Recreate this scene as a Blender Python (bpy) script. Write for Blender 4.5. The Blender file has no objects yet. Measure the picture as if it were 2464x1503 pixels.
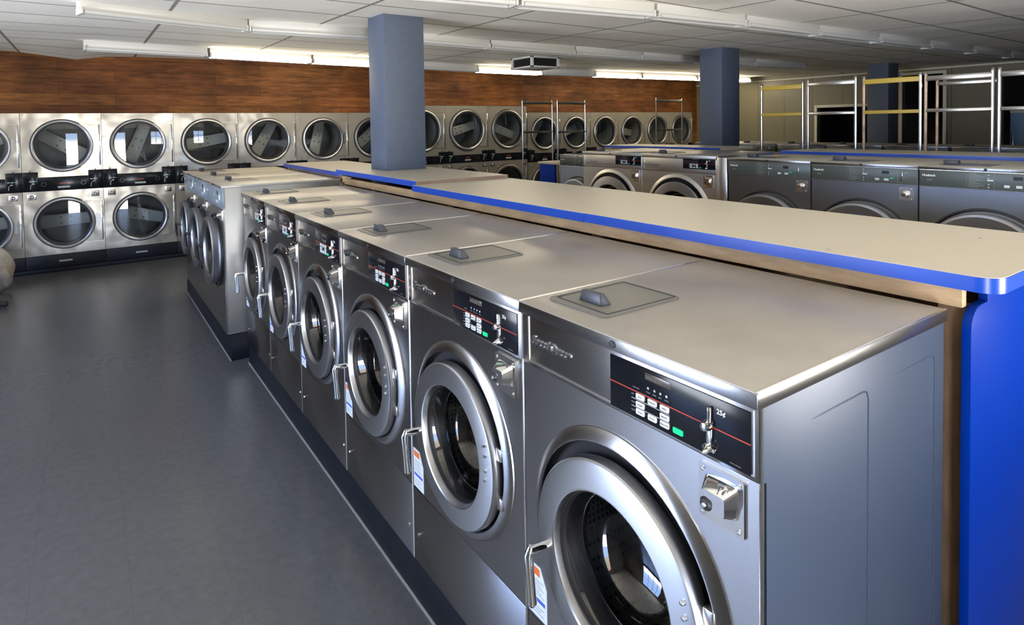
import bpy, bmesh, math, random
from math import sin, cos, pi, sqrt, radians
from mathutils import Vector, Matrix
random.seed(7)
scn = bpy.context.scene
COL = scn.collection

# ------------------------------------------------------------------ camera
W_PX, H_PX = 2464, 1503
F, CX, CY = 1459.893, 1207.08, 350.72
YAW, PIT, ROL = 0.6005, -0.0338, -0.0161
CAM = Vector((-0.8979, -0.568, 1.6648))
fw = Vector((sin(YAW)*cos(PIT), cos(YAW)*cos(PIT), sin(PIT)))
rt = Vector((cos(YAW), -sin(YAW), 0)); up = rt.cross(fw)
rt, up = rt*cos(ROL)+up*sin(ROL), up*cos(ROL)-rt*sin(ROL)
cd = bpy.data.cameras.new('camera'); cam = bpy.data.objects.new('camera', cd); COL.objects.link(cam)
cd.sensor_fit = 'HORIZONTAL'; cd.sensor_width = 36.0; cd.lens = 36.0*F/W_PX
cd.shift_x = (W_PX/2-CX)/W_PX; cd.shift_y = (CY-H_PX/2)/W_PX
cd.clip_start = 0.02; cd.clip_end = 200
cam.matrix_world = Matrix(((rt.x, up.x, -fw.x, CAM.x), (rt.y, up.y, -fw.y, CAM.y), (rt.z, up.z, -fw.z, CAM.z), (0, 0, 0, 1)))
scn.camera = cam

# ------------------------------------------------------------------ materials
def new_mat(name):
    m = bpy.data.materials.new(name); m.use_nodes = True
    nt = m.node_tree; b = nt.nodes['Principled BSDF']
    return m, nt, b
def N(nt, t, **kw):
    n = nt.nodes.new(t)
    for k, v in kw.items():
        if k in n.inputs: n.inputs[k].default_value = v
        else: setattr(n, k, v)
    return n
def coords(nt, scale=(1, 1, 1), rand=True, world=False):
    """object coordinates (offset per object), or world position"""
    mp = N(nt, 'ShaderNodeMapping'); mp.inputs['Scale'].default_value = scale
    if world:
        g = N(nt, 'ShaderNodeNewGeometry'); nt.links.new(g.outputs['Position'], mp.inputs['Vector'])
    else:
        tc = N(nt, 'ShaderNodeTexCoord'); nt.links.new(tc.outputs['Object'], mp.inputs['Vector'])
        if rand:
            oi = N(nt, 'ShaderNodeObjectInfo'); mu = N(nt, 'ShaderNodeMath', operation='MULTIPLY'); mu.inputs[1].default_value = 4.0
            nt.links.new(oi.outputs['Random'], mu.inputs[0]); nt.links.new(mu.outputs[0], mp.inputs['Location'])
    return mp
def mat(name, col, metal=0.0, rough=0.5, var=0.0, vscale=6.0, bump=0.0, bscale=4.0, rvar=0.0, spec=0.5, stretch=(1, 1, 1), emit=None, es=0.0, coat=0.0, aniso=0.0):
    m, nt, b = new_mat(name)
    b.inputs['Base Color'].default_value = (*col, 1); b.inputs['Metallic'].default_value = metal
    b.inputs['Roughness'].default_value = rough; b.inputs['Specular IOR Level'].default_value = spec
    if coat: b.inputs['Coat Weight'].default_value = coat; b.inputs['Coat Roughness'].default_value = 0.08
    if emit: b.inputs['Emission Color'].default_value = (*emit, 1); b.inputs['Emission Strength'].default_value = es
    L = nt.links.new
    if aniso:
        b.inputs['Anisotropic'].default_value = aniso; b.inputs['Anisotropic Rotation'].default_value = .25
        tg = N(nt, 'ShaderNodeTangent', direction_type='RADIAL', axis='Z'); L(tg.outputs[0], b.inputs['Tangent'])
    if var or rvar:
        mp = coords(nt, stretch)
        nz = N(nt, 'ShaderNodeTexNoise'); nz.inputs['Scale'].default_value = vscale; nz.inputs['Detail'].default_value = 6; nz.inputs['Roughness'].default_value = 0.65
        L(mp.outputs[0], nz.inputs['Vector'])
        if var:
            r = N(nt, 'ShaderNodeValToRGB'); r.color_ramp.elements[0].position = .3; r.color_ramp.elements[1].position = .7
            r.color_ramp.elements[0].color = (*[c*(1-var) for c in col], 1); r.color_ramp.elements[1].color = (*[min(1, c*(1+var)) for c in col], 1)
            L(nz.outputs['Fac'], r.inputs[0]); L(r.outputs[0], b.inputs['Base Color'])
        if rvar:
            mr = N(nt, 'ShaderNodeMapRange'); mr.inputs['To Min'].default_value = max(0.02, rough-rvar); mr.inputs['To Max'].default_value = rough+rvar
            mr.inputs['From Min'].default_value = .3; mr.inputs['From Max'].default_value = .7
            L(nz.outputs['Fac'], mr.inputs['Value']); L(mr.outputs[0], b.inputs['Roughness'])
    if bump:
        mp2 = coords(nt)
        n2 = N(nt, 'ShaderNodeTexNoise'); n2.inputs['Scale'].default_value = bscale; n2.inputs['Detail'].default_value = 2
        L(mp2.outputs[0], n2.inputs['Vector'])
        bp = N(nt, 'ShaderNodeBump'); bp.inputs['Strength'].default_value = 1.0; bp.inputs['Distance'].default_value = bump
        L(n2.outputs['Fac'], bp.inputs['Height']); L(bp.outputs[0], b.inputs['Normal'])
    return m

M = {}
M['steel'] = mat('stainless_front', (.31, .31, .318), 1, .26, aniso=.85)
M['steel_wide'] = mat('dark_steel_front', (.25, .255, .26), 1, .32, aniso=.4, bump=.003, bscale=2)
M['steel_side'] = mat('steel_cabinet_side', (.34, .33, .305), .55, .36, bump=.006, bscale=2.5)
M['steel_lamplit'] = mat('lamplit_steel_front', (.62, .60, .55), 1, .38, rvar=.05, vscale=9, stretch=(1, 1, 40))  # stainless front made paler, reflected lamps and warm ceiling put in its colour
M['steel_light'] = mat('stainless_trim', (.70, .69, .67), 1, .22, bump=.001, bscale=4)
M['steel_dryer'] = mat('stainless_dryer', (.40, .375, .325), .62, .25, bump=.020, bscale=2.6)
M['ring'] = mat('brushed_ring', (.43, .44, .46), 1, .34, aniso=.7)
M['chrome'] = mat('chrome', (.86, .86, .86), 1, .07)
M['top'] = mat('dusty_steel_top', (.33, .31, .275), .30, .36, var=.12, vscale=4.2, rvar=.05)
M['top_sheen'] = mat('sheen_steel_top', (.52, .49, .42), .15, .40, var=.06, vscale=4)  # paler copy of the top, grazing reflection put into the base colour
M['hose'] = mat('grey_hose', (.20, .21, .22), 0, .45)
M['lid'] = mat('dusty_lid', (.17, .165, .15), .0, .42, var=.08, vscale=8)
M['lidgrip'] = mat('grey_grip', (.045, .05, .06), 0, .4)
M['side'] = mat('grey_side_panel', (.053, .073, .112), .1, .36, var=.02)
M['blackpanel'] = mat('black_panel', (.006, .007, .010), 0, .16, spec=.22)
M['rubber'] = mat('black_rubber', (.01, .01, .012), 0, .45)
M['dark'] = mat('black_toe', (.010, .012, .017), 0, .45, spec=.25)
M['drum'] = None
M['white'] = mat('white_key', (.58, .60, .63), 0, .4)
M['green'] = mat('green_key', (.0, .55, .22), 0, .35)
M['red'] = mat('red_line', (.33, .03, .012), 0, .4)
M['orange'] = mat('orange_band', (.7, .16, .03), 0, .5)
M['paper'] = mat('label_paper', (.75, .78, .82), 0, .5)
M['bluep'] = mat('blue_print', (.06, .12, .5), 0, .5)
M['dimprint'] = mat('dim_print', (.22, .23, .25), 0, .5)
M['darkprint'] = mat('dark_print', (.10, .10, .12), 0, .5)
M['greyp'] = mat('grey_print', (.35, .37, .40), 0, .5)
M['lcd'] = mat('display_brown', (.05, .042, .035), 0, .25)
M['conblue'] = mat('blue_grey_console', (.19, .235, .285), .2, .32)
M['congrey'] = mat('grey_green_console', (.085, .098, .088), .2, .36)
M['legend'] = mat('console_legend', (.38, .42, .40), 0, .5)
M['darkdigit'] = mat('unlit_digit', (.085, .075, .06), 0, .4)
M['faint'] = mat('faint_legend', (.20, .22, .20), 0, .5)
M['blue'] = mat('blue_laminate', (.0002, .031, .295), 0, .34, spec=.10)
M['blue_edge'] = mat('blue_edge_band', (.006, .060, .42), 0, .30)
M['beige'] = mat('beige_laminate', (.54, .495, .40), 0, .42, var=.03, vscale=60)
M['wood'] = mat('raw_timber', (.50, .33, .17), 0, .6, var=.28, vscale=5, stretch=(6, 1, 6))
M['wood_shaded'] = mat('shaded_timber', (.17, .10, .055), 0, .65, var=.3, vscale=6, stretch=(6, 6, 1))  # timber colour darkened to carry the shade of the gap behind the washers
M['woodraw'] = mat('raw_brown_edge', (.30, .21, .15), 0, .7, var=.15)
M['column'] = mat('blue_painted_column', (.080, .102, .150), 0, .55, var=.07, vscale=30, bump=.0012, bscale=120)
M['white_metal'] = mat('white_enamel', (.56, .55, .52), 0, .35)
M['tube'] = mat('unlit_tube', (.56, .555, .54), 0, .2)
M['tube_lit'] = mat('lit_tube', (1, 1, 1), 0, .4, emit=(1.0, .86, .62), es=46.0)
M['olive'] = None
M['yellow'] = mat('yellow_bar', (.52, .36, .05), 0, .45)
M['tubemetal'] = mat('rack_tube_steel', (.62, .60, .56), 1, .22)
M['rust'] = mat('worn_rack_tube', (.40, .29, .20), .7, .45, var=.4, vscale=9)
M['frame'] = mat('painted_trim', (.60, .57, .48), 0, .5)
M['kerb'] = mat('dark_kerb', (.008, .010, .014), 0, .45, spec=.15)
M['kerbline'] = mat('kerb_seam', (.30, .29, .26), 0, .6)
M['cloth'] = mat('beige_cloth', (.40, .35, .28), 0, .9, var=.25, vscale=9)
M['black'] = mat('black_steel', (.015, .015, .017), .3, .4)
M['louver'] = mat('dark_louver', (.10, .10, .095), 0, .5)
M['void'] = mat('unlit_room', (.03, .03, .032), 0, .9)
M['fridge'] = mat('pale_blue_door', (.22, .36, .50), 0, .4)
M['asphalt'] = mat('outside_paving', (.33, .33, .33), 0, .9)
M['logo'] = mat('logo_chrome', (.55, .56, .58), 1, .15)
M['logo_dark'] = mat('logo_grey', (.10, .095, .11), .2, .4)
M['logo_white'] = mat('logo_white', (.62, .65, .62), 0, .4)

def glass_mat(name, tint, refl=1.0):
    m, nt, b = new_mat(name); nt.nodes.remove(b)
    out = nt.nodes['Material Output']
    tr = N(nt, 'ShaderNodeBsdfTransparent'); tr.inputs['Color'].default_value = (*tint, 1)
    gl = N(nt, 'ShaderNodeBsdfGlossy'); gl.inputs['Roughness'].default_value = .02
    lw = N(nt, 'ShaderNodeLayerWeight'); pw = N(nt, 'ShaderNodeMath', operation='POWER'); pw.inputs[1].default_value = 5.0; nt.links.new(lw.outputs['Facing'], pw.inputs[0])
    fr = N(nt, 'ShaderNodeMath', operation='MULTIPLY_ADD'); fr.inputs[1].default_value = .94; fr.inputs[2].default_value = .055; nt.links.new(pw.outputs[0], fr.inputs[0])
    mx = N(nt, 'ShaderNodeMixShader')
    mu = N(nt, 'ShaderNodeMath', operation='MULTIPLY'); mu.inputs[1].default_value = refl; mu.use_clamp = True
    nt.links.new(fr.outputs[0], mu.inputs[0]); nt.links.new(mu.outputs[0], mx.inputs[0])
    nt.links.new(tr.outputs[0], mx.inputs[1]); nt.links.new(gl.outputs[0], mx.inputs[2]); nt.links.new(mx.outputs[0], out.inputs['Surface'])
    return m
M['glass'] = glass_mat('door_glass', (.55, .57, .58), 1.3)
M['glass_dryer'] = glass_mat('dryer_glass', (.85, .88, .88), 1.0)

def drum_mat():
    m, nt, b = new_mat('perforated_drum'); L = nt.links.new
    b.inputs['Metallic'].default_value = .8; b.inputs['Roughness'].default_value = .35
    mp = coords(nt, (1, 1, 1), rand=False)
    v = N(nt, 'ShaderNodeTexVoronoi'); v.inputs['Scale'].default_value = 70; v.inputs['Randomness'].default_value = 0.1
    L(mp.outputs[0], v.inputs['Vector'])
    r = N(nt, 'ShaderNodeValToRGB'); r.color_ramp.elements[0].position = .28; r.color_ramp.elements[1].position = .36
    r.color_ramp.elements[0].color = (.02, .02, .02, 1); r.color_ramp.elements[1].color = (.15, .155, .16, 1)
    L(v.outputs['Distance'], r.inputs[0]); L(r.outputs[0], b.inputs['Base Color'])
    return m
M['drum'] = drum_mat()
M['dryer_drum'] = mat('dryer_drum', (.22, .23, .23), .2, .5, var=.15, vscale=5)
M['vane'] = mat('dryer_vane', (.40, .41, .40), .1, .5)

def wood_wall_mat():
    m, nt, b = new_mat('plank_wall'); L = nt.links.new
    mp = coords(nt, (1, 1, 1), world=True)
    sx = N(nt, 'ShaderNodeSeparateXYZ'); L(mp.outputs[0], sx.inputs[0])
    cb = N(nt, 'ShaderNodeCombineXYZ'); L(sx.outputs['X'], cb.inputs['X']); L(sx.outputs['Z'], cb.inputs['Y'])
    br = N(nt, 'ShaderNodeTexBrick'); br.offset = .5; br.offset_frequency = 2
    br.inputs['Scale'].default_value = 1.0; br.inputs['Brick Width'].default_value = 1.15; br.inputs['Row Height'].default_value = .142
    br.inputs['Mortar Size'].default_value = .002; br.inputs['Mortar Smooth'].default_value = .3; br.inputs['Bias'].default_value = -.1
    br.inputs['Color1'].default_value = (.108, .040, .014, 1); br.inputs['Color2'].default_value = (.172, .074, .024, 1); br.inputs['Mortar'].default_value = (.065, .028, .011, 1)
    L(cb.outputs[0], br.inputs['Vector'])
    st = N(nt, 'ShaderNodeMapping'); st.inputs['Scale'].default_value = (1.6, 1, 14); L(mp.outputs[0], st.inputs['Vector'])
    nz = N(nt, 'ShaderNodeTexNoise'); nz.inputs['Scale'].default_value = 2.2; nz.inputs['Detail'].default_value = 8; nz.inputs['Roughness'].default_value = .7
    L(st.outputs[0], nz.inputs['Vector'])
    r = N(nt, 'ShaderNodeValToRGB'); r.color_ramp.elements[0].position = .32; r.color_ramp.elements[1].position = .68
    r.color_ramp.elements[0].color = (.42, .40, .40, 1); r.color_ramp.elements[1].color = (1.45, 1.4, 1.3, 1)
    L(nz.outputs['Fac'], r.inputs[0])
    n3 = N(nt, 'ShaderNodeTexNoise'); n3.inputs['Scale'].default_value = 1.3; n3.inputs['Detail'].default_value = 3
    L(mp.outputs[0], n3.inputs['Vector'])
    r3 = N(nt, 'ShaderNodeValToRGB'); r3.color_ramp.elements[0].position = .35; r3.color_ramp.elements[1].position = .65
    r3.color_ramp.elements[0].color = (.55, .52, .48, 1); r3.color_ramp.elements[1].color = (1.28, 1.26, 1.2, 1)
    L(n3.outputs['Fac'], r3.inputs[0])
    mx = N(nt, 'ShaderNodeMix', data_type='RGBA', blend_type='MULTIPLY'); mx.inputs['Factor'].default_value = 1
    L(br.outputs['Color'], mx.inputs['A']); L(r.outputs[0], mx.inputs['B'])
    m2 = N(nt, 'ShaderNodeMix', data_type='RGBA', blend_type='MULTIPLY'); m2.inputs['Factor'].default_value = 1
    L(mx.outputs['Result'], m2.inputs['A']); L(r3.outputs[0], m2.inputs['B'])
    L(m2.outputs['Result'], b.inputs['Base Color']); b.inputs['Roughness'].default_value = .5; b.inputs['Specular IOR Level'].default_value = .12
    bp = N(nt, 'ShaderNodeBump'); bp.inputs['Distance'].default_value = .004; bp.invert = True
    L(br.outputs['Fac'], bp.inputs['Height']); L(bp.outputs[0], b.inputs['Normal'])
    return m
M['planks'] = wood_wall_mat()

def grid_mat(name, col, line, sx, sy, ox, oy, lw, rough, var, vs, spec=.5, speck=0.0, warp=0.0):
    """rectangular tiles in the XY plane"""
    m, nt, b = new_mat(name); L = nt.links.new
    mp = coords(nt, (1, 1, 1), world=True); mp.inputs['Location'].default_value = (-ox, -oy, 0)
    src = mp.outputs[0]
    br = N(nt, 'ShaderNodeTexBrick'); br.offset = 0; br.squash = 1
    br.inputs['Scale'].default_value = 1; br.inputs['Brick Width'].default_value = sx; br.inputs['Row Height'].default_value = sy
    br.inputs['Mortar Size'].default_value = lw; br.inputs['Mortar Smooth'].default_value = .2
    br.inputs['Color1'].default_value = (*[c*(1-var) for c in col], 1); br.inputs['Color2'].default_value = (*[c*(1+var) for c in col], 1)
    br.inputs['Mortar'].default_value = (*line, 1)
    L(src, br.inputs['Vector'])
    nz = N(nt, 'ShaderNodeTexNoise'); nz.inputs['Scale'].default_value = vs; nz.inputs['Detail'].default_value = 5; nz.inputs['Roughness'].default_value = .7
    L(mp.outputs[0], nz.inputs['Vector'])
    r = N(nt, 'ShaderNodeValToRGB'); r.color_ramp.elements[0].position = .3; r.color_ramp.elements[1].position = .7
    a = 1-speck; r.color_ramp.elements[0].color = (a, a, a, 1); a = 1+speck; r.color_ramp.elements[1].color = (a, a, a, 1)
    L(nz.outputs['Fac'], r.inputs[0])
    mx = N(nt, 'ShaderNodeMix', data_type='RGBA', blend_type='MULTIPLY'); mx.inputs['Factor'].default_value = 1
    L(br.outputs['Color'], mx.inputs['A']); L(r.outputs[0], mx.inputs['B'])
    L(mx.outputs['Result'], b.inputs['Base Color'])
    b.inputs['Roughness'].default_value = rough; b.inputs['Specular IOR Level'].default_value = spec
    n2 = N(nt, 'ShaderNodeTexNoise'); n2.inputs['Scale'].default_value = 1.3; n2.inputs['Detail'].default_value = 2
    L(mp.outputs[0], n2.inputs['Vector'])
    ad = N(nt, 'ShaderNodeMath', operation='MULTIPLY_ADD'); ad.inputs[1].default_value = -.25
    L(br.outputs['Fac'], ad.inputs[0]); L(n2.outputs['Fac'], ad.inputs[2])
    bp = N(nt, 'ShaderNodeBump'); bp.inputs['Distance'].default_value = warp; bp.inputs['Strength'].default_value = 1
    L(ad.outputs[0], bp.inputs['Height'])
    if warp: L(bp.outputs[0], b.inputs['Normal'])
    return m
M['ceiling'] = grid_mat('ceiling_tiles', (.90, .865, .785), (.30, .28, .25), 1.14, .57, -.36, .05, .013, .85, .05, 90, .2, .05, .03)
M['floor'] = grid_mat('vinyl_floor', (.090, .097, .106), (.076, .082, .090), .305, .305, .1, .1, .0010, .26, .015, 25, 1.0, .12, .001)

def olive_mat():
    m, nt, b = new_mat('olive_panelling'); L = nt.links.new
    mp = coords(nt, (1, 1, 1), world=True)
    wv = N(nt, 'ShaderNodeTexWave', wave_type='BANDS', bands_direction='Y', wave_profile='SAW'); wv.inputs['Scale'].default_value = .55; wv.inputs['Distortion'].default_value = 0
    L(mp.outputs[0], wv.inputs['Vector'])
    r = N(nt, 'ShaderNodeValToRGB'); r.color_ramp.elements[0].position = 0; r.color_ramp.elements[0].color = (.06, .055, .035, 1)
    r.color_ramp.elements[1].position = .05; r.color_ramp.elements[1].color = (.155, .143, .095, 1)
    L(wv.outputs['Fac'], r.inputs[0]); L(r.outputs[0], b.inputs['Base Color']); b.inputs['Roughness'].default_value = .45
    return m
M['olive'] = olive_mat()
M['frontwall'] = mat('front_wall', (.24, .22, .19), 0, .7)
M['plainwall'] = mat('plain_wall', (.42, .40, .35), 0, .7)

# ------------------------------------------------------------------ mesh helpers
class MB:
    def __init__(s): s.bm = bmesh.new(); s.mi = 0
    def _f(s, vs):
        try:
            f = s.bm.faces.new(vs); f.material_index = s.mi; return f
        except ValueError: return None
    def box(s, x0, x1, y0, y1, z0, z1):
        if x0 > x1: x0, x1 = x1, x0
        if y0 > y1: y0, y1 = y1, y0
        if z0 > z1: z0, z1 = z1, z0
        v = [s.bm.verts.new((x, y, z)) for x in (x0, x1) for y in (y0, y1) for z in (z0, z1)]
        for q in ((0, 1, 3, 2), (4, 6, 7, 5), (0, 4, 5, 1), (2, 3, 7, 6), (0, 2, 6, 4), (1, 5, 7, 3)): s._f([v[i] for i in q])
        return s
    def lathe(s, prof, cx, cz, n=56, closed=False, a0=0, a1=2*pi):
        """profile (radius, y) spun about the y axis through (cx, cz)"""
        full = abs(a1-a0-2*pi) < 1e-6
        k = n if full else n+1
        rings = []
        for (r, y) in prof:
            if r < 1e-6: rings.append([s.bm.verts.new((cx, y, cz))])
            else: rings.append([s.bm.verts.new((cx+r*cos(a0+(a1-a0)*i/n), y, cz+r*sin(a0+(a1-a0)*i/n))) for i in range(k)])
        pairs = list(zip(rings, rings[1:])) + ([(rings[-1], rings[0])] if closed else [])
        for A, B in pairs:
            for i in range(n):
                j = (i+1) % k
                if len(A) == 1 and len(B) == 1: continue
                if len(A) == 1: s._f([A[0], B[j], B[i]])
                elif len(B) == 1: s._f([A[i], A[j], B[0]])
                else: s._f([A[i], A[j], B[j], B[i]])
        return s
    def tube(s, pts, r, n=10, cap=True):
        pts = [Vector(p) for p in pts]; rings = []
        prev = None
        for i, p in enumerate(pts):
            t = ((pts[i+1]-p) if i == 0 else (p-pts[i-1]) if i == len(pts)-1 else (pts[i+1]-pts[i-1])).normalized()
            if prev is None:
                a = Vector((0, 0, 1)) if abs(t.z) < .9 else Vector((1, 0, 0)); u = t.cross(a).normalized()
            else: u = (prev - t*prev.dot(t)).normalized()
            prev = u; w = t.cross(u)
            rr = r[i] if isinstance(r, (list, tuple)) else r
            rings.append([s.bm.verts.new(p+u*rr*cos(2*pi*k/n)+w*rr*sin(2*pi*k/n)) for k in range(n)])
        for A, B in zip(rings, rings[1:]):
            for k in range(n): s._f([A[k], A[(k+1) % n], B[(k+1) % n], B[k]])
        if cap: s._f(rings[0][::-1]); s._f(rings[-1])
        return s
    def prism(s, poly, y0, y1):
        """polygon in (x, z) pushed from y0 to y1"""
        A = [s.bm.verts.new((x, y0, z)) for x, z in poly]; B = [s.bm.verts.new((x, y1, z)) for x, z in poly]
        s._f(A); s._f(B[::-1]); n = len(poly)
        for i in range(n): s._f([A[i], B[i], B[(i+1) % n], A[(i+1) % n]])
        return s
    def plate_hole(s, x0, x1, z0, z1, cx, cz, r, y0, y1, n=56):
        """front plate with a round hole"""
        an = sorted([2*pi*i/n for i in range(n)]+[math.atan2(z-cz, x-cx) % (2*pi) for x in (x0, x1) for z in (z0, z1)])
        def edge(a):
            c, d = cos(a), sin(a); t = 1e9
            if c > 1e-9: t = min(t, (x1-cx)/c)
            if c < -1e-9: t = min(t, (x0-cx)/c)
            if d > 1e-9: t = min(t, (z1-cz)/d)
            if d < -1e-9: t = min(t, (z0-cz)/d)
            return cx+c*t, cz+d*t
        R = []
        for a in an:
            ex, ez = edge(a)
            R.append([s.bm.verts.new(p) for p in ((cx+r*cos(a), y0, cz+r*sin(a)), (ex, y0, ez), (ex, y1, ez), (cx+r*cos(a), y1, cz+r*sin(a)))])
        m = len(an)
        for i in range(m):
            A, B = R[i], R[(i+1) % m]
            for k in range(4): s._f([A[k], A[(k+1) % 4], B[(k+1) % 4], B[k]])
        return s
    def build(s, name, m, parent=None, bevel=0.0, seg=2, loc=None, smooth=True, ang=32):
        bm = s.bm
        bmesh.ops.recalc_face_normals(bm, faces=bm.faces[:])
        if bevel:
            ed = [e for e in bm.edges if len(e.link_faces) == 2 and e.calc_face_angle(0) > .6]
            bmesh.ops.bevel(bm, geom=ed, offset=bevel, segments=seg, profile=.5, affect='EDGES', clamp_overlap=True)
        me = bpy.data.meshes.new(name); bm.to_mesh(me); bm.free()
        for k in (m if isinstance(m, (list, tuple)) else [m]): me.materials.append(M[k] if isinstance(k, str) else k)
        if smooth:
            for p in me.polygons: p.use_smooth = True
            me.set_sharp_from_angle(angle=radians(ang))
        o = bpy.data.objects.new(name, me); COL.objects.link(o)
        if parent: o.parent = parent
        if loc: o.location = loc
        return o
def B(*a): return MB().box(*a)
def round_rect(x0, x1, z0, z1, r, n=4):
    P = []
    for cx, cz, a in ((x1-r, z1-r, 0), (x0+r, z1-r, 90), (x0+r, z0+r, 180), (x1-r, z0+r, 270)):
        for i in range(n+1):
            t = radians(a+90*i/n); P.append((cx+r*cos(t), cz+r*sin(t)))
    return P
TEXT = {}
def text(body, size, m, parent, x, y, z, name='lettering', depth=.0008, align='LEFT', sx=1.0, bold=0.0, sk=0):
    key = (body, size, depth, align, bold)
    if key not in TEXT:
        cu = bpy.data.curves.new('t', 'FONT'); cu.body = body; cu.size = size; cu.extrude = depth; cu.align_x = align; cu.offset = bold; cu.resolution_u = 3
        ob = bpy.data.objects.new('t', cu); COL.objects.link(ob)
        dg = bpy.context.evaluated_depsgraph_get(); me = bpy.data.meshes.new_from_object(ob.evaluated_get(dg))
        me.name = name; bpy.data.objects.remove(ob); bpy.data.curves.remove(cu)
        me.materials.clear(); me.materials.append(M[m]); TEXT[key] = me
    o = bpy.data.objects.new(name, TEXT[key]); COL.objects.link(o); o.parent = parent
    o.location = (x, y, z); o.rotation_euler = (pi/2, 0, 0); o.scale = (sx, 1, 1)
    return o
def tag(o, label, cat, group=None, kind=None):
    o['label'] = label; o['category'] = cat
    if group: o['group'] = group
    if kind: o['kind'] = kind
    return o
def thing(name, label, cat, loc=(0, 0, 0), rz=0.0, group=None):
    o = bpy.data.objects.new(name, None); COL.objects.link(o); o.empty_display_size = .1
    o.location = loc; o.rotation_euler = (0, 0, rz)
    return tag(o, label, cat, group)
def struct(o, label=None, cat=None):
    o['kind'] = 'structure'
    if label: o['label'] = label
    if cat: o['category'] = cat
    return o
def dup(o, parent=None):
    c = o.copy(); COL.objects.link(c)
    if parent: c.parent = parent
    for ch in list(o.children): dup(ch, c)
    return c
def place(root, loc, rz, label, cat, group, first):
    r = root if first else dup(root)
    r.location = loc; r.rotation_euler = (0, 0, rz); tag(r, label, cat, group)
    return r
FACE = -pi/2      # a machine turned to face -X

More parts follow.
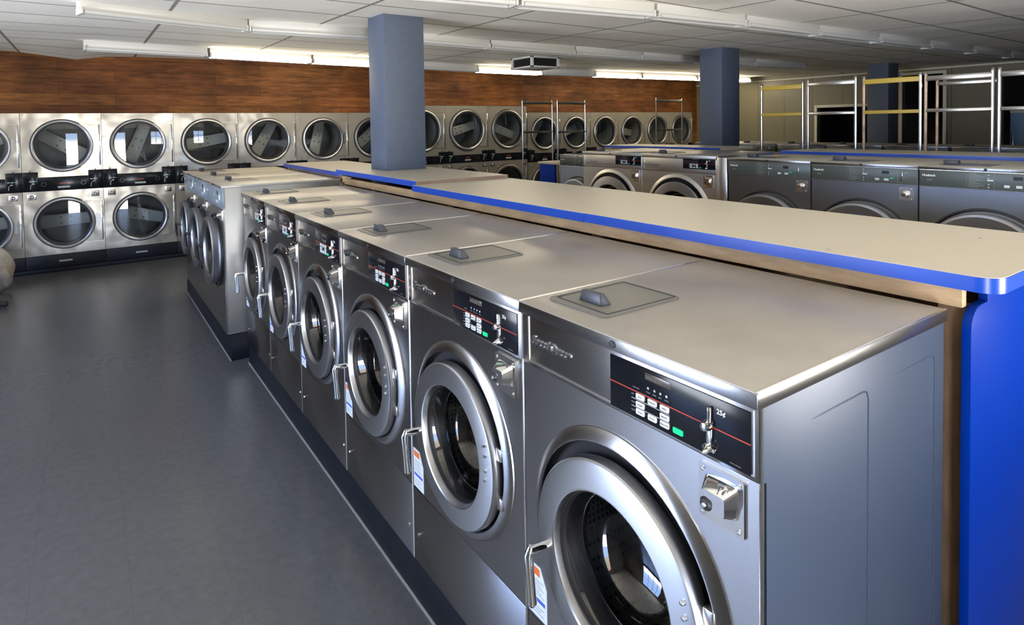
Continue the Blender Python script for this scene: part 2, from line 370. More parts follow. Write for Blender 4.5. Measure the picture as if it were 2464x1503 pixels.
# ------------------------------------------------------------------ Speed-type washer
def make_washer(w, H, D, zc, ro, pan, pz, lid=(.054, .325), lit_logo=True, logo_m='logo', ncon=.155, crease=.254, logo_a=.044, logo_w=.158, logo_dz=.0, fm='steel'):
    """front at y=0, left edge at x=-w/2; pan = (a0, a1) of the black panel, pz = (z0, z1)"""
    T = thing('front_load_washer', '', 'washing machine')
    X = lambda a: a-w/2
    zcon = H-ncon; zl = H-.029
    hole = ro*1.10
    # cabinet: sides, back, floor + front plate with porthole
    g = .0025
    c = MB(); c.box(X(g), X(g+.006), .004, D-.01, .0, zl); c.box(X(w-g-.006), X(w-g), .004, D-.01, .0, zl); c.box(X(g), X(w-g), D-.016, D-.01, 0, zl); c.box(X(g), X(w-g), .004, D-.01, 0, .01)
    c.build('cabinet', 'side', T, bevel=.003)
    for sgn in (1,):   # pressed outline on the right side panel
        x = X(w-g)
        for (ya, yb) in ((.12, .362), (.43, .672)):
            if yb > D-.04: continue
            e = MB(); e.tube([(x-.0015, ya, zl-.062), (x, ya+.06, zl-.062), (x, yb-.02, zl-.062), (x, yb-.006, zl-.066), (x, yb, zl-.082), (x, yb, .12)], [.0005, .0014, .002, .002, .002, .002], 6)
            e.build('pressed_rib', 'side', T)
    f = MB(); f.plate_hole(X(g), X(w-g), crease+.0015, zcon-.002, X(w/2), zc+.012, hole, 0, .014); f.build('front_panel', fm, T)
    k = B(X(g), X(w-g), 0, .014, .0, crease-.0015); 
    k.build('lower_panel', fm, T, bevel=.0015)
    b = MB()
    for a in (.035, w-.035): b.lathe([(0, -.004), (.005, -.003), (.006, .001)], X(a), .10, 10)
    b.build('bolt', 'chrome', T)
    # console
    cp = B(X(g), X(w-g), -.004, .0038, zcon, zl-.002); cp.build('console', fm, T, bevel=.003)
    fr = MB(); z0, z1 = zcon+.009, zl-.005; a0, a1 = .027, w-.012
    for q in ((a0, a0+.0022, z0, z1), (a1-.0022, a1, z0, z1), (a0, a1, z0, z0+.0022)): fr.box(X(q[0]), X(q[1]), -.0056, -.003, q[2], q[3])
    fr.build('console_bead', 'steel_light', T)
    # black control panel
    pa, pb = pan; q0, q1 = pz; pw, ph = pb-pa, q1-q0
    PX = lambda u: X(pa+u*pw); PZ = lambda v: q0+v*ph
    P = B(PX(0), PX(1), -.0065, -.003, PZ(0), PZ(1)).build('control_panel', 'blackpanel', T, bevel=.0008)
    yf = -.0072
    B(PX(0), PX(1), yf, -.006, PZ(.487), PZ(.508)).build('red_stripe', 'red', P)
    B(PX(.295), PX(.49), yf, -.006, PZ(.80), PZ(.93)).build('display', 'lcd', P, bevel=.0005)
    text('888888', ph*.10, 'darkdigit', P, PX(.30), yf-.0002, PZ(.82), 'display_digits', .0002, sx=1.3)
    cols = (.225, .32, .413); rows = (.375, .225, .09)
    for ci, u in enumerate(cols):
        for ri, v in enumerate(rows):
            if ci == 1 and ri == 1: continue
            bt = MB().prism(round_rect(PX(u), PX(u+.066), PZ(v), PZ(v+.105), .0022), yf-.0014, -.006).build('button', 'white', P)
            text(('HOT', 'WARM', 'COLD', 'NORMAL', '', 'EXTRA', 'PERM', 'BRIGHT', 'DELICATE')[ci*3+ri], ph*.042, 'darkprint', P, PX(u+.033), yf-.0018, PZ(v+.035), 'button_print', .0001, 'CENTER')
    for v in (.352, .205): B(PX(.185), PX(.48), yf, -.006, PZ(v)-.0006, PZ(v)+.0006).build('divider_line', 'greyp', P)
    MB().prism(round_rect(PX(.508), PX(.578), PZ(.09), PZ(.19), .0022), yf-.0014, -.006).build('start_button', 'green', P)
    for i, u in enumerate((.305, .355, .40, .445)):
        text(('WASH', 'RINSE', 'SPIN', 'DONE')[i], ph*.034, 'dimprint', P, PX(u), yf-.0002, PZ(.57), 'indicator_print', .0001)
        B(PX(u+.008), PX(u+.020), yf, -.006, PZ(.635), PZ(.675)).build('indicator', 'greyp' if i < 3 else 'white', P)
    text('PRE WASH', ph*.032, 'dimprint', P, PX(.20), yf-.0002, PZ(.56), 'indicator_print', .0001)
    for i, s_ in enumerate(('HOT', 'WARM', 'COLD')): text(s_, ph*.034, 'dimprint', P, PX(.185), yf-.0002, PZ((.42, .27, .12)[i]), 'legend_print', .0001)
    text('25¢', ph*.115, 'white', P, PX(.80), yf-.0002, PZ(.76), 'price', .0003, bold=.0002)
    text('PUSH TO RETURN', ph*.024, 'dimprint', P, PX(.88), yf-.0002, PZ(.06), 'legend_print', .0001)
    # coin slot
    cs = MB(); cs.box(PX(.752), PX(.772), -.016, -.004, PZ(.46), PZ(.84)); cs.build('coin_slot', 'chrome', P, bevel=.003)
    kn = MB(); kn.lathe([(0, -.026), (.007, -.024), (.0095, -.016), (.0095, -.010), (.006, -.005)], PX(.752), PZ(.52), 20); kn.build('coin_knob', 'chrome', P)
    cu = MB(); cu.box(PX(.745), PX(.775), -.013, -.005, PZ(.15), PZ(.50)); cu.tube([(PX(.745), -.012, PZ(.16)), (PX(.76), -.026, PZ(.13)), (PX(.78), -.012, PZ(.16))], .0045, 8); cu.box(PX(.722), PX(.80), -.014, -.005, PZ(.11), PZ(.17))
    cu.build('coin_return', 'chrome', P, bevel=.002)
    # logo
    lt = text('SpeedQueen', .030, logo_m, T, X(logo_a), -.0056, (zcon+zl)/2-.004+logo_dz, 'badge', .0016, bold=.0002)
    lt.scale = (logo_w/.170, 1, 1)
    # top with lip
    tp = MB(); tp.box(X(.001), X(w-.001), -.012, D, zl+.001, H); tp.build('top_panel', 'top', T, bevel=.002)
    lp = MB(); lp.box(X(.0012), X(w-.0012), -.0135, -.011, zl+.001, H-.002); lp.build('top_lip', fm, T, bevel=.0006)
    for sx_ in (0, 1):
        lp = MB(); x = X(w-.0012) if sx_ else X(.0012); lp.box(x-.0012, x+.0012, -.0135, D, zl+.001, H-.002); lp.build('top_lip', 'steel_light', T, bevel=.0005)
    lk = MB().lathe([(0, -.0175), (.0075, -.017), (.0085, -.012)], X(w*.5), (zl+H)/2, 18); lk.build('top_lock', 'rubber', T)
    tr_ = MB(); tr_.tube([(X(w-.0040), .0012, 0), (X(w-.0040), .0012, zl)], .0032, 8); tr_.build('edge_glint', 'steel_light', T)  # added bright tube imitates the highlight along the bevelled front edge
    tr_ = MB(); tr_.tube([(X(w-.0036), -.010, H-.0012), (X(w-.0036), D-.002, H-.0012)], .0028, 8); tr_.build('edge_glint', 'steel_light', T)  # added tube again, for the bright line along the top seam
    # soap lid on the top, on the viewer's left of the machine
    d0, d1 = lid; l0, l1 = .028, .236
    r_ = MB(); pl = [(X(x), y) for x, y in round_rect(l0, l1, d0, d1, .02)]
    va = [r_.bm.verts.new((x, y, H)) for x, y in pl]; vb = [r_.bm.verts.new((x, y, H+.003)) for x, y in pl]
    r_._f(vb); n_ = len(pl)
    for i in range(n_): r_._f([va[i], va[(i+1) % n_], vb[(i+1) % n_], vb[i]])
    LD = r_.build('dispenser_lid', 'lid', T)
    r_ = MB()
    for (u0, u1, v0, v1) in ((l0+.015, l1-.015, d0+.022, d0+.026), (l0+.015, l1-.015, d1-.012, d1-.008), (l0+.013, l0+.016, d0+.024, d1-.01), (l1-.016, l1-.013, d0+.024, d1-.01)):
        r_.box(X(u0), X(u1), v0, v1, H+.003, H+.0045)
    r_.build('lid_rim', 'lidgrip', LD)
    gp = MB(); xa, xb = X((l0+l1)/2-.04), X((l0+l1)/2+.04)
    gp.bm.verts.new
    A = [(xa, d0+.052), (xb, d0+.052), (xb, d0+.088), (xa, d0+.088)]; Bq = [(xa+.008, d0+.056), (xb-.008, d0+.056), (xb-.008, d0+.072), (xa+.008, d0+.072)]
    va = [gp.bm.verts.new((x, y, H+.003)) for x, y in A]; vb = [gp.bm.verts.new((x, y, H+.031)) for x, y in Bq]
    gp._f(vb); gp._f(va[::-1])
    for i in range(4): gp._f([va[i], va[(i+1) % 4], vb[(i+1) % 4], vb[i]])
    gp.build('lid_grip', 'lidgrip', LD, bevel=.003)
    # coin box
    ca, cz = (w-.122, w-.031), (zcon-.110, zcon-.012)
    bx = MB().prism(round_rect(X(ca[0]), X(ca[1]), cz[0], cz[1], .004), -.006, .001).build('coin_box', 'chrome', T)
    hs = MB(); m0, m1 = (ca[0]+ca[1])/2, (cz[0]+cz[1])/2
    A = round_rect(X(m0-.032), X(m0+.036), m1-.022, m1+.034, .008); Bq = round_rect(X(m0-.020), X(m0+.026), m1-.012, m1+.022, .006)
    va = [hs.bm.verts.new((x, -.006, z)) for x, z in A]; vb = [hs.bm.verts.new((x, -.033, z)) for x, z in Bq]
    hs._f(vb); n_ = len(A)
    for i in range(n_): hs._f([va[i], va[(i+1) % n_], vb[(i+1) % n_], vb[i]])
    hs.build('coin_box_housing', 'chrome', bx)
    MB().lathe([(0, -.039), (.009, -.038), (.0130, -.032), (.0140, -.004)], X(m0-.010), m1-.002, 20).build('lock_cylinder', 'rubber', bx)
    MB().lathe([(0, -.043), (.004, -.0425), (.005, -.037)], X(m0-.010), m1-.002, 14).build('lock_core', 'chrome', bx)
    sc = MB()
    for u in (ca[0]+.009, ca[1]-.009):
        for v in (cz[0]+.010, cz[1]-.010): sc.lathe([(0, -.0095), (.0035, -.009), (.0045, -.006)], X(u), v, 10)
    sc.build('screw', 'steel_light', bx)
    # porthole: pressed flange, door, bowl, drum
    cx = X(w/2)
    fl = MB().lathe([(ro*1.195, .0), (ro*1.188, -.0035), (ro*1.17, -.006), (ro*1.09, -.0155), (ro*1.075, -.0155), (ro*1.066, -.012), (ro*1.06, .014)], cx, zc+.012, 80)
    fl.build('door_flange', fm, T)
    MB().lathe([(ro*1.12, .008), (ro*.80, .010), (ro*.72, .02), (ro*.70, .05)], cx, zc, 56).build('gasket', 'rubber', T)
    ri = ro*.712; Df = -.062
    dr = MB().lathe([(ro*.93, .004), (ro*.985, -.002), (ro, -.012), (ro, -.026), (ro*.995, -.032), (ro*.98, -.036), (ro*.955, -.0375), (ri*1.035, -.041), (ri*1.01, -.039), (ri, -.034), (ri*.965, -.006), (ri*.94, .03)], cx, zc, 80).build('door', 'ring', T, ang=13)
    MB().lathe([(ri*.985, -.024), (ri*.97, -.022), (ri*.955, -.004), (ri*.91, .008), (ri*.88, .04)], cx, zc, 56).build('door_seal', 'rubber', dr)
    MB().lathe([(ri*.95, -.010), (ri*.90, .012), (ri*.86, .05), (ri*.78, .085), (ri*.55, .115), (ri*.25, .128), (0, .131)], cx, zc, 56).build('door_glass', 'glass', dr)
    MB().lathe([(ri*.90, .030), (ri*.885, .044), (ri*.87, .030)], cx, zc, 48, closed=True).build('glass_clamp', 'chrome', dr)
    rv = MB()
    for dz in (.062, .036, -.004, -.030): rv.lathe([(0, -.0455), (.004, -.0445), (.0055, -.036)], cx+ro*.86*cos(dz/ro*.9), zc+dz+.02, 10)
    rv.build('rivet', 'chrome', dr)
    # hinge block in the gap at the right
    for hz in (.067, -.067): B(cx+ro*.95, cx+ro*1.05, -.020, .006, zc+hz-.017, zc+hz+.017).build('hinge', 'steel_light', dr, bevel=.003)
    # handle: arm out of the ring at the left, grip hanging down
    hx = cx-ro*.82; dzh = .040
    hd = MB(); hd.tube([(hx, -.034, zc+.004-dzh), (hx-.002, -.060, zc+.006-dzh), (hx-.006, -.084, zc+.006-dzh)], [.011, .0105, .011], 12)
    hd.build('handle_arm', 'chrome', dr)
    hg = MB(); hg.tube([(hx-.006, -.082, zc+.014-dzh), (hx-.008, -.088, zc-.004-dzh), (hx-.008, -.086, zc-.04-dzh), (hx-.008, -.082, zc-.09-dzh), (hx-.008, -.080, zc-.122-dzh), (hx-.008, -.080, zc-.130-dzh)], [.008, .012, .0105, .0105, .0115, .006], 12)
    hg.build('handle_grip', 'chrome', dr)
    rd = ro*.86
    MB().lathe([(ri*1.0, .045), (rd, .06), (rd, .40), (rd*.96, .42), (0, .43)], cx, zc, 56).build('drum', 'drum', T)
    lf = MB()
    for k_ in range(3):
        a = radians(50+120*k_); p = [(cx+rd*.99*cos(a+d), zc+rd*.99*sin(a+d)) for d in (-.22, .22)]; tip = (cx+rd*.74*cos(a), zc+rd*.74*sin(a))
        lf.prism([p[0], p[1], tip], .10, .40)
    lf.build('drum_lifter', 'drum', T)
    # sticker at the lower left of the door
    st = MB(); s0, s1, t0, t1 = .010, .082, crease-.004+.012, crease+.140
    st.mi = 0; st.prism([(X(s0), t0), (X(s1), t0), (X(s1), t1-.045), (X(s0+.048), t1), (X(s0), t1)], -.0012, .0)
    st.mi = 1; st.box(X(s0+.006), X(s0+.046), -.0016, -.001, t1-.026, t1-.006)
    st.mi = 2; st.box(X(s0+.006), X(s1-.006), -.0016, -.001, t0+.040, t0+.050)
    st.mi = 3
    for i in range(7): st.box(X(s0+.006), X(s1-.010-(i % 3)*.008), -.0016, -.001, t0+.058+i*.006, t0+.060+i*.006)
    for i in range(3): st.box(X(s0+.006), X(s1-.012-(i % 2)*.012), -.0016, -.001, t0+.010+i*.008, t0+.0125+i*.008)
    st.build('warning_label', ['paper', 'orange', 'bluep', 'greyp'], T, smooth=False)
    return T

WZ = .165
w1 = .66
proto = make_washer(w1, 1.2232-WZ, .736, .720-WZ, .236, (.316, .642), (1.0755-WZ, 1.1835-WZ), crease=.423-WZ)
lab = ['nearest stainless washer of the near row, grey side panel showing beside the blue end panel',
       'second washer of the near row, counted from the open near end',
       'third washer of the near row, counted from the open near end',
       'fourth washer of the near row, ceiling glare on its black panel',
       'fifth washer of the near row, last but one before the taller machines',
       'sixth and farthest washer of the near row, right beside the taller blue-console machines']
for i in range(6):
    place(proto, (0, (i+.5)*w1, WZ), FACE, lab[i], 'washing machine', 'stainless washers in the near row', i == 0)

# two larger washers of the same make across the aisle
X2 = 3.2
w2 = .78; Z2 = .20
big = make_washer(w2, 1.395-Z2, .90, .884-Z2, .285, (.455, .770), (1.283-Z2, 1.372-Z2), logo_m='logo_dark', ncon=.145, crease=.50-Z2, logo_a=.025, logo_w=.19, logo_dz=-.012, fm='steel_lamplit')
place(big, (X2, 2.415+.5*w2, Z2), FACE, 'right one of the two light steel washers across the aisle, below the middle column', 'washing machine', 'large washers across the aisle', True)
place(big, (X2, 2.415+1.5*w2, Z2), FACE, 'left one of the two light steel washers across the aisle, beside the small dark washer', 'washing machine', 'large washers across the aisle', False)

# ------------------------------------------------------------------ wide-console washer (grey or blue-grey console)
def make_wide(w, H, D, zc, ro, con, conm, fm='steel_wide'):
    T = thing('coin_washer', '', 'washing machine')
    X = lambda a: a-w/2
    g = .004; zl = H-.018; zcon = H-con; s = w/.652
    c = MB(); c.box(X(g), X(g+.006), .004, D-.01, 0, zl); c.box(X(w-g-.006), X(w-g), .004, D-.01, 0, zl); c.box(X(g), X(w-g), D-.016, D-.01, 0, zl); c.box(X(g), X(w-g), .004, D-.01, 0, .01)
    c.build('cabinet', 'steel_side', T, bevel=.003)
    MB().plate_hole(X(g), X(w-g), .0, zcon-.002, X(w/2), zc, ro*.8, 0, .014).build('front_panel', fm, T)
    P = B(X(g), X(w-g), -.003, .02, zcon, zl-.002).build('console', conm, T, bevel=.002)
    b = MB(); b.box(X(g), X(w-g), -.0045, -.002, zcon, zcon+.003); b.box(X(g), X(w-g), -.0045, -.002, zl-.005, zl-.002); b.build('console_bead', 'steel_light', P)
    hc = zl-zcon; V = lambda v: zcon+v*hc; y = -.0036
    text('Huebsch', .0185*s, 'logo_white', P, X(.019*s), y-.0004, V(.60), 'badge', .0005, sx=1.05, bold=.0006)
    text('6 W', .013*s, 'legend', P, X(.046*s), y-.0002, V(.36), 'model_print', .0002)
    B(X(.238*s), X(.239*s), y, -.002, V(.08), V(.92)).build('divider_line', 'faint', P)
    ls = MB()
    for i in range(9): ls.box(X(.250*s), X((.285+.045*((i*7) % 5)/5)*s), y, -.002, V(.86-i*.09), V(.89-i*.09))
    ls.build('instruction_print', 'faint', P)
    B(X(.335*s), X(.362*s), y-.001, -.002, V(.50), V(.57)).build('indicator', 'logo_white', P)
    dd = MB()
    for i in (0, 1, 3, 4): dd.lathe([(0, y-.0004), (.004*s, y-.0002), (.004*s, -.002)], X(.341*s), V(.80-i*.16), 10)
    dd.build('indicator_dot', 'legend', P)
    B(X(.366*s), X(.367*s), y, -.002, V(.08), V(.92)).build('divider_line', 'faint', P)
    B(X(.450*s), X(.490*s), y-.001, -.002, V(.60), V(.78)).build('display', 'rubber', P)
    B(X(.410*s), X(.434*s), y-.0015, -.002, V(.20), V(.33)).build('button', 'white', P)
    B(X(.462*s), X(.488*s), y-.0015, -.002, V(.20), V(.33)).build('button', 'white', P)
    B(X(.497*s), X(.515*s), y-.001, -.002, V(.32), V(.40)).build('start_button', 'green', P)
    B(X(.538*s), X(.539*s), y, -.002, V(.08), V(.92)).build('divider_line', 'faint', P)
    B(X(.563*s), X(.568*s), y-.006, -.002, V(.22), V(.74)).build('coin_slot', 'chrome', P, bevel=.001)
    text('25¢', .010*s, 'legend', P, X(.578*s), y-.0002, V(.68), 'price', .0002)
    MB().box(X(.002), X(w-.002), -.010, D, zl, H).build('top_panel', 'top_sheen', T, bevel=.002)
    B(X(.002), X(w-.002), -.0115, -.0095, zl, H-.002).build('top_lip', 'steel', T, bevel=.0006)
    MB().lathe([(0, -.0165), (.0075, -.016), (.0085, -.010)], X(w*.505), (zl+H)/2, 16).build('top_lock', 'rubber', T)
    l0, l1 = .06*s, .30*s
    LD = B(X(l0), X(l1), .12, .34, H, H+.003).build('dispenser_lid', 'lid', T, bevel=.001)
    B(X(l0+.02), X(l0+.095), .125, .165, H+.003, H+.030).build('lid_grip', 'lidgrip', LD, bevel=.004)
    B(X(l0+.10), X(l1), .125, .131, H+.003, H+.009).build('lid_rim', 'lidgrip', LD)
    ca, cz = (w-.104*s, w-.028*s), (zcon-.092, zcon-.014)
    bx = MB().prism(round_rect(X(ca[0]), X(ca[1]), cz[0], cz[1], .003), -.006, .001).build('coin_box', 'steel_light', T)
    MB().lathe([(0, -.034), (.010, -.033), (.018, -.026), (.022, -.006)], X((ca[0]+ca[1])/2), (cz[0]+cz[1])/2, 24).build('coin_box_knob', 'chrome', bx)
    sc = MB()
    for u in (ca[0]+.008, ca[1]-.008):
        for v in (cz[0]+.008, cz[1]-.008): sc.lathe([(0, -.0095), (.003, -.009), (.004, -.006)], X(u), v, 8)
    sc.build('screw', 'steel_light', bx)
    cx = X(w/2)
    MB().lathe([(ro*1.09, .0), (ro*1.085, -.01), (ro*1.05, -.012), (ro*1.03, .0), (ro*.8, .004), (ro*.74, .05)], cx, zc, 64).build('door_flange', 'rubber', T)
    ri = ro*.74
    dr = MB().lathe([(ro*.95, -.006), (ro*.985, -.022), (ro*1.0, -.060), (ro*.985, -.068), (ro*.94, -.070), (ri*1.05, -.062), (ri, -.052), (ri*.96, -.01), (ri*.93, .02)], cx, zc, 72).build('door', 'ring', T, ang=16)
    MB().lathe([(ri*.99, -.046), (ri*.93, -.030), (ri*.90, .02)], cx, zc, 48).build('door_seal', 'rubber', dr)
    MB().lathe([(ri*.93, -.030), (ri*.88, .0), (ri*.84, .05), (ri*.7, .095), (ri*.35, .125), (0, .13)], cx, zc, 48).build('door_glass', 'glass', dr)
    MB().lathe([(ri*.89, .014), (ri*.875, .026), (ri*.86, .014)], cx, zc, 40, closed=True).build('glass_clamp', 'chrome', dr)
    hd = MB(); hd.tube([(cx-ro*.86, -.064, zc), (cx-ro*.88, -.080, zc), (cx-ro*.93, -.100, zc+.008), (cx-ro*.97, -.102, zc-.01), (cx-ro*.97, -.096, zc-.12)], [.012, .011, .012, .013, .010], 10)
    hd.build('handle', 'rubber', dr)
    rd = ro*.86
    MB().lathe([(ri*.93, .04), (rd, .06), (rd, .42), (0, .44)], cx, zc, 48).build('drum', 'drum', T)
    return T
ww = .652
wide = make_wide(ww, 1.385-.20, .80, .845-.20, .290, .123, 'congrey')
Y0 = 2.313
place(wide, (X2, Y0-.5*ww, .20), FACE, 'leftmost grey-console washer across the aisle, beside the steel filler panel', 'washing machine', 'grey console washers across the aisle', True)
place(wide, (X2, Y0-1.5*ww, .20), FACE, 'middle grey-console washer across the aisle, second from the steel filler panel', 'washing machine', 'grey console washers across the aisle', False)
place(wide, (X2, Y0-2.5*ww, .20), FACE, 'third grey-console washer across the aisle, cut by the right picture edge', 'washing machine', 'grey console washers across the aisle', False)
sm = dup(wide); place(sm, (3.42, 4.60-.30, .155), FACE, 'small dark grey washer between the blue-sided table and the light steel washers', 'washing machine', None, True); sm.scale = (.92, .92, .995)
g3 = .70
tall = make_wide(g3, 1.250-.135, .90, .725-.135, .262, .172, 'conblue', 'steel')
for i, l in enumerate(('nearest of the three tall washers with blue-grey consoles, bare steel side showing', 'middle one of the three tall washers with blue-grey consoles', 'farthest of the three tall blue-grey console washers, next to the wall dryers')):
    place(tall, (-.079, 4.288+(i+.5)*g3, .135), FACE, l, 'washing machine', 'tall blue-grey console washers', i == 0)
for i in range(6):
    o = dup(wide); place(o, (6.95, 5.55-(i+.5)*.68, .165), FACE, ('beige-topped washer of the far island behind the racks, %s' % ('leftmost of its row', 'second from the left', 'third from the left', 'fourth from the left', 'fifth from the left', 'rightmost of its row')[i]), 'washing machine', 'washers of the far island', True)
# stainless filler between the two makes
fp = MB(); fp.box(3.19, 3.21, 2.318, 2.405, .20, 1.385); fp.box(3.19, 4.02, 2.40, 2.408, .20, 1.398)
tag(fp.build('filler_panel', 'steel_light', bevel=.002), 'upright stainless filler panel between the light steel washers and the grey-console washers', 'panel')

# kerbs under the machines
def kerb(name, x0, x1, y0, y1, h, label):
    t = thing('washer_plinth', label, 'plinth', ((x0+x1)/2, (y0+y1)/2, 0))
    cx_, cy_ = (x0+x1)/2, (y0+y1)/2
    B(x0-cx_, x1-cx_, y0-cy_, y1-cy_, 0, h).build('kerb', 'kerb', t, bevel=.004)
    B(x0-cx_-.006, x0-cx_, y0-cy_, y1-cy_, 0, .006).build('sealant_bead', 'kerbline', t)
kerb('k', .012, .73, -.02, 3.99, .165, 'long black plinth under the near row of stainless washers')
kerb('k', -.085, .82, 4.10, 6.40, .135, 'short black plinth under the three tall washers')
kerb('k', 3.215, 4.1, .30, 3.99, .20, 'black plinth under the washers across the aisle')
kerb('k', 3.44, 4.15, 4.0, 4.62, .155, 'short black plinth under the small dark washer')
kerb('k', 6.97, 7.75, 1.46, 5.56, .165, 'black plinth under the far island washers')

# ------------------------------------------------------------------ island counters
def slab(t, x0, x1, y0, y1, z, th, hole=None, corner=None, front=True, near=False, edge=.036):
    """laminate top with blue edge bands; coordinates in world, thing at world origin"""
    s = MB()
    if corner:
        r = .046; P = []
        for i in range(7): a = radians(180+90*i/6); P.append((x0+r+r*cos(a), y0+r+r*sin(a)))
        P += [(x1, y0), (x1, y1), (x0, y1)]
        A = [s.bm.verts.new((x, y, z)) for x, y in P]; Bv = [s.bm.verts.new((x, y, z-th)) for x, y in P]
        s._f(A); s._f(Bv[::-1])
        for i in range(len(P)): s._f([A[i], Bv[i], Bv[(i+1) % len(P)], A[(i+1) % len(P)]])
    elif hole:
        hx0, hx1, hy0, hy1 = hole
        xs, ys = [x0, hx0, hx1, x1], [y0, hy0, hy1, y1]
        for i in range(3):
            for j in range(3):
                if i == 1 and j == 1: continue
                s.box(xs[i], xs[i+1], ys[j], ys[j+1], z-th, z)
    else: s.box(x0, x1, y0, y1, z-th, z)
    s.build('slab', 'beige', t)
    e = MB(); q = .0016
    if corner:
        r = .046+q; P = [(x1, y0-q)]+[(x0-q+r+r*cos(radians(270-90*i/8)), y0-q+r+r*sin(radians(270-90*i/8))) for i in range(9)]+[(x0-q, y1)]
        A = [e.bm.verts.new((x, y, z-.0015)) for x, y in P]; Bv = [e.bm.verts.new((x, y, z-edge)) for x, y in P]
        for i in range(len(P)-1): e._f([A[i], Bv[i], Bv[i+1], A[i+1]])
        e.build('edge_band', 'blue_edge', t, ang=60)
    else:
        e.box(x0-q, x0, y0, y1, z-edge, z-.001); e.build('edge_band', 'blue_edge', t)
        if near:
            B(x0, x1, y0-q, y0, z-edge, z-.001).build('raw_edge', 'woodraw', t)
ZC = 1.310
col_size = (.34, .307)
c1 = (1.0, 3.77)
t = thing('countertop', 'nearest beige folding countertop with a rounded blue-edged corner above the blue end panel', 'countertop', group='island countertops'); slab(t, .735, 1.462, -.096, 1.238, ZC, .036, corner=True)
mk = text('9', .034, 'greyp', t, 0, 0, 0, 'ink_mark', .0002); mk.location = (.757, .292, ZC+.0003); mk.rotation_euler = (0, 0, radians(-52))
mk = MB().lathe([(0, -.0006), (.005, -.0004), (.006, 0)], 0, 0, 10).build('burn_mark', 'woodraw', t); mk.location = (1.263, .104, ZC); mk.rotation_euler = (-pi/2, 0, 0)
t = thing('countertop', 'second beige countertop with blue edge, between the seam and the raised piece', 'countertop', group='island countertops'); slab(t, .737, 1.458, 1.242, 2.795, ZC-.002, .036)
t = thing('countertop', 'raised beige countertop around the foot of the near blue column', 'countertop', group='island countertops')
slab(t, .765, 1.455, 2.80, 3.97+.27, ZC+.020, .034, hole=(c1[0]-.003, c1[0]+col_size[0]+.003, c1[1]-.003, c1[1]+col_size[1]+.003), near=True)
t = thing('countertop', 'farthest beige countertop with a thin blue edge, behind the tall washers', 'countertop', group='island countertops'); slab(t, .80, 1.45, 4.27, 5.95, ZC-.006, .030)
# near island carcass
t = thing('counter_base', 'timber framed base with blue end panel under the near island countertops', 'counter base', (0, 0, 0))
fb = B(.765, .790, -.019, 4.05, 1.224, 1.2705).build('fascia_board', 'wood', t, bevel=.002)
B(.835, .845, 4.10, 5.9, 1.222, 1.270).build('fascia_board', 'wood', t)
for i, y in enumerate((-.019, 1.20, 2.40, 3.50)):
    B(.795, .835, y+.002, y+.06, 0, 1.222).build('post', 'wood_shaded', t, bevel=.002)
for i, y in enumerate((-.015, 1.20, 2.40, 3.50)):
    B(1.38, 1.42, y, y+.06, 0, 1.270).build('post', 'wood', t, bevel=.002)
B(1.40, 1.42, .05, 5.9, .0, 1.270).build('back_board', 'wood', t)
# blue end panel with rounded corner
pn = MB(); P = [(1.455, 0.0), (1.455, 1.2705), (.86, 1.2705), (.86, 1.228)]
r = .055
for i in range(8): a = radians(90+90*i/7); P.append((.760+r+r*cos(a), 1.228-r+r*sin(a)))
P += [(.760, 0.0)]
pn.prism(P, -.0385, -.0195); pn.build('end_panel', 'blue', t, bevel=.0008)
for y0_, l_ in ((1.18, 'grey ribbed hose in the gap behind the second washer'), (.34, 'grey ribbed hose in the gap behind the nearest washer')):
    h_ = MB(); pts = [(.7515, y0_-.12, .0), (.7515, y0_-.12, 1.10), (.7515, y0_-.09, 1.185), (.7515, y0_, 1.205), (.7515, y0_+.16, 1.205), (.7515, y0_+.25, 1.18), (.7515, y0_+.28, 1.08), (.7515, y0_+.28, .0)]
    fine = []
    for p, q in zip(pts, pts[1:]):
        k_ = max(1, int((Vector(q)-Vector(p)).length/.006)) if min(p[2], q[2]) > 1.0 else 1
        fine += [tuple(Vector(p).lerp(Vector(q), i_/k_)) for i_ in range(k_)]
    fine.append(pts[-1])
    h_.tube(fine, [.011 if i_ % 2 else .0092 for i_ in range(len(fine))], 10)
    tag(h_.build('hose', 'hose'), l_, 'hose', 'water hoses behind the washers')
# across-aisle island counter
t = thing('countertop', 'long narrow beige countertop with dark blue edge behind the grey-console washers', 'countertop', group='across-aisle countertops'); slab(t, 4.03, 4.62, .20, 2.385, 1.408, .028, edge=.026)
t = thing('countertop', 'beige countertop with a dark blue edge behind the light steel washers', 'countertop', group='across-aisle countertops'); slab(t, 4.125, 4.66, 3.05, 4.62, 1.412, .028, edge=.026)
t = thing('counter_base', 'plain timber base under the across-aisle countertops', 'counter base')
B(4.13, 4.60, .25, 2.30, 0, 1.379).build('carcass', 'wood', t); B(4.22, 4.60, 3.1, 4.60, 0, 1.383).build('carcass', 'wood', t)
# blue sided folding table
t = thing('folding_table', 'tall folding table with beige top and blue side panel before the dryers', 'table', (3.62, 5.05, 0))
B(-.02, .62, -.26, .18, 1.195, 1.222).build('table_top', 'beige', t, bevel=.003)
B(-.005, .020, -.12, .165, 0, 1.195).build('side_panel', 'blue', t, bevel=.002)
B(.56, .58, -.22, .165, 0, 1.195).build('side_panel', 'blue', t, bevel=.002)
B(.0, .02, -.24, -.21, 0, 1.195).build('leg', 'black', t)
# dark blue block at the right edge
t = thing('folding_table', 'dark blue sided table behind the chrome racks at the right picture edge', 'table', (6.5, 1.2, 0))
B(-.25, .25, -.70, .22, 1.25, 1.275).build('table_top', 'blue', t, bevel=.003)
B(-.25, -.23, -.68, .20, 0, 1.25).build('side_panel', 'blue', t); B(.23, .25, -.68, .20, 0, 1.25).build('side_panel', 'blue', t)

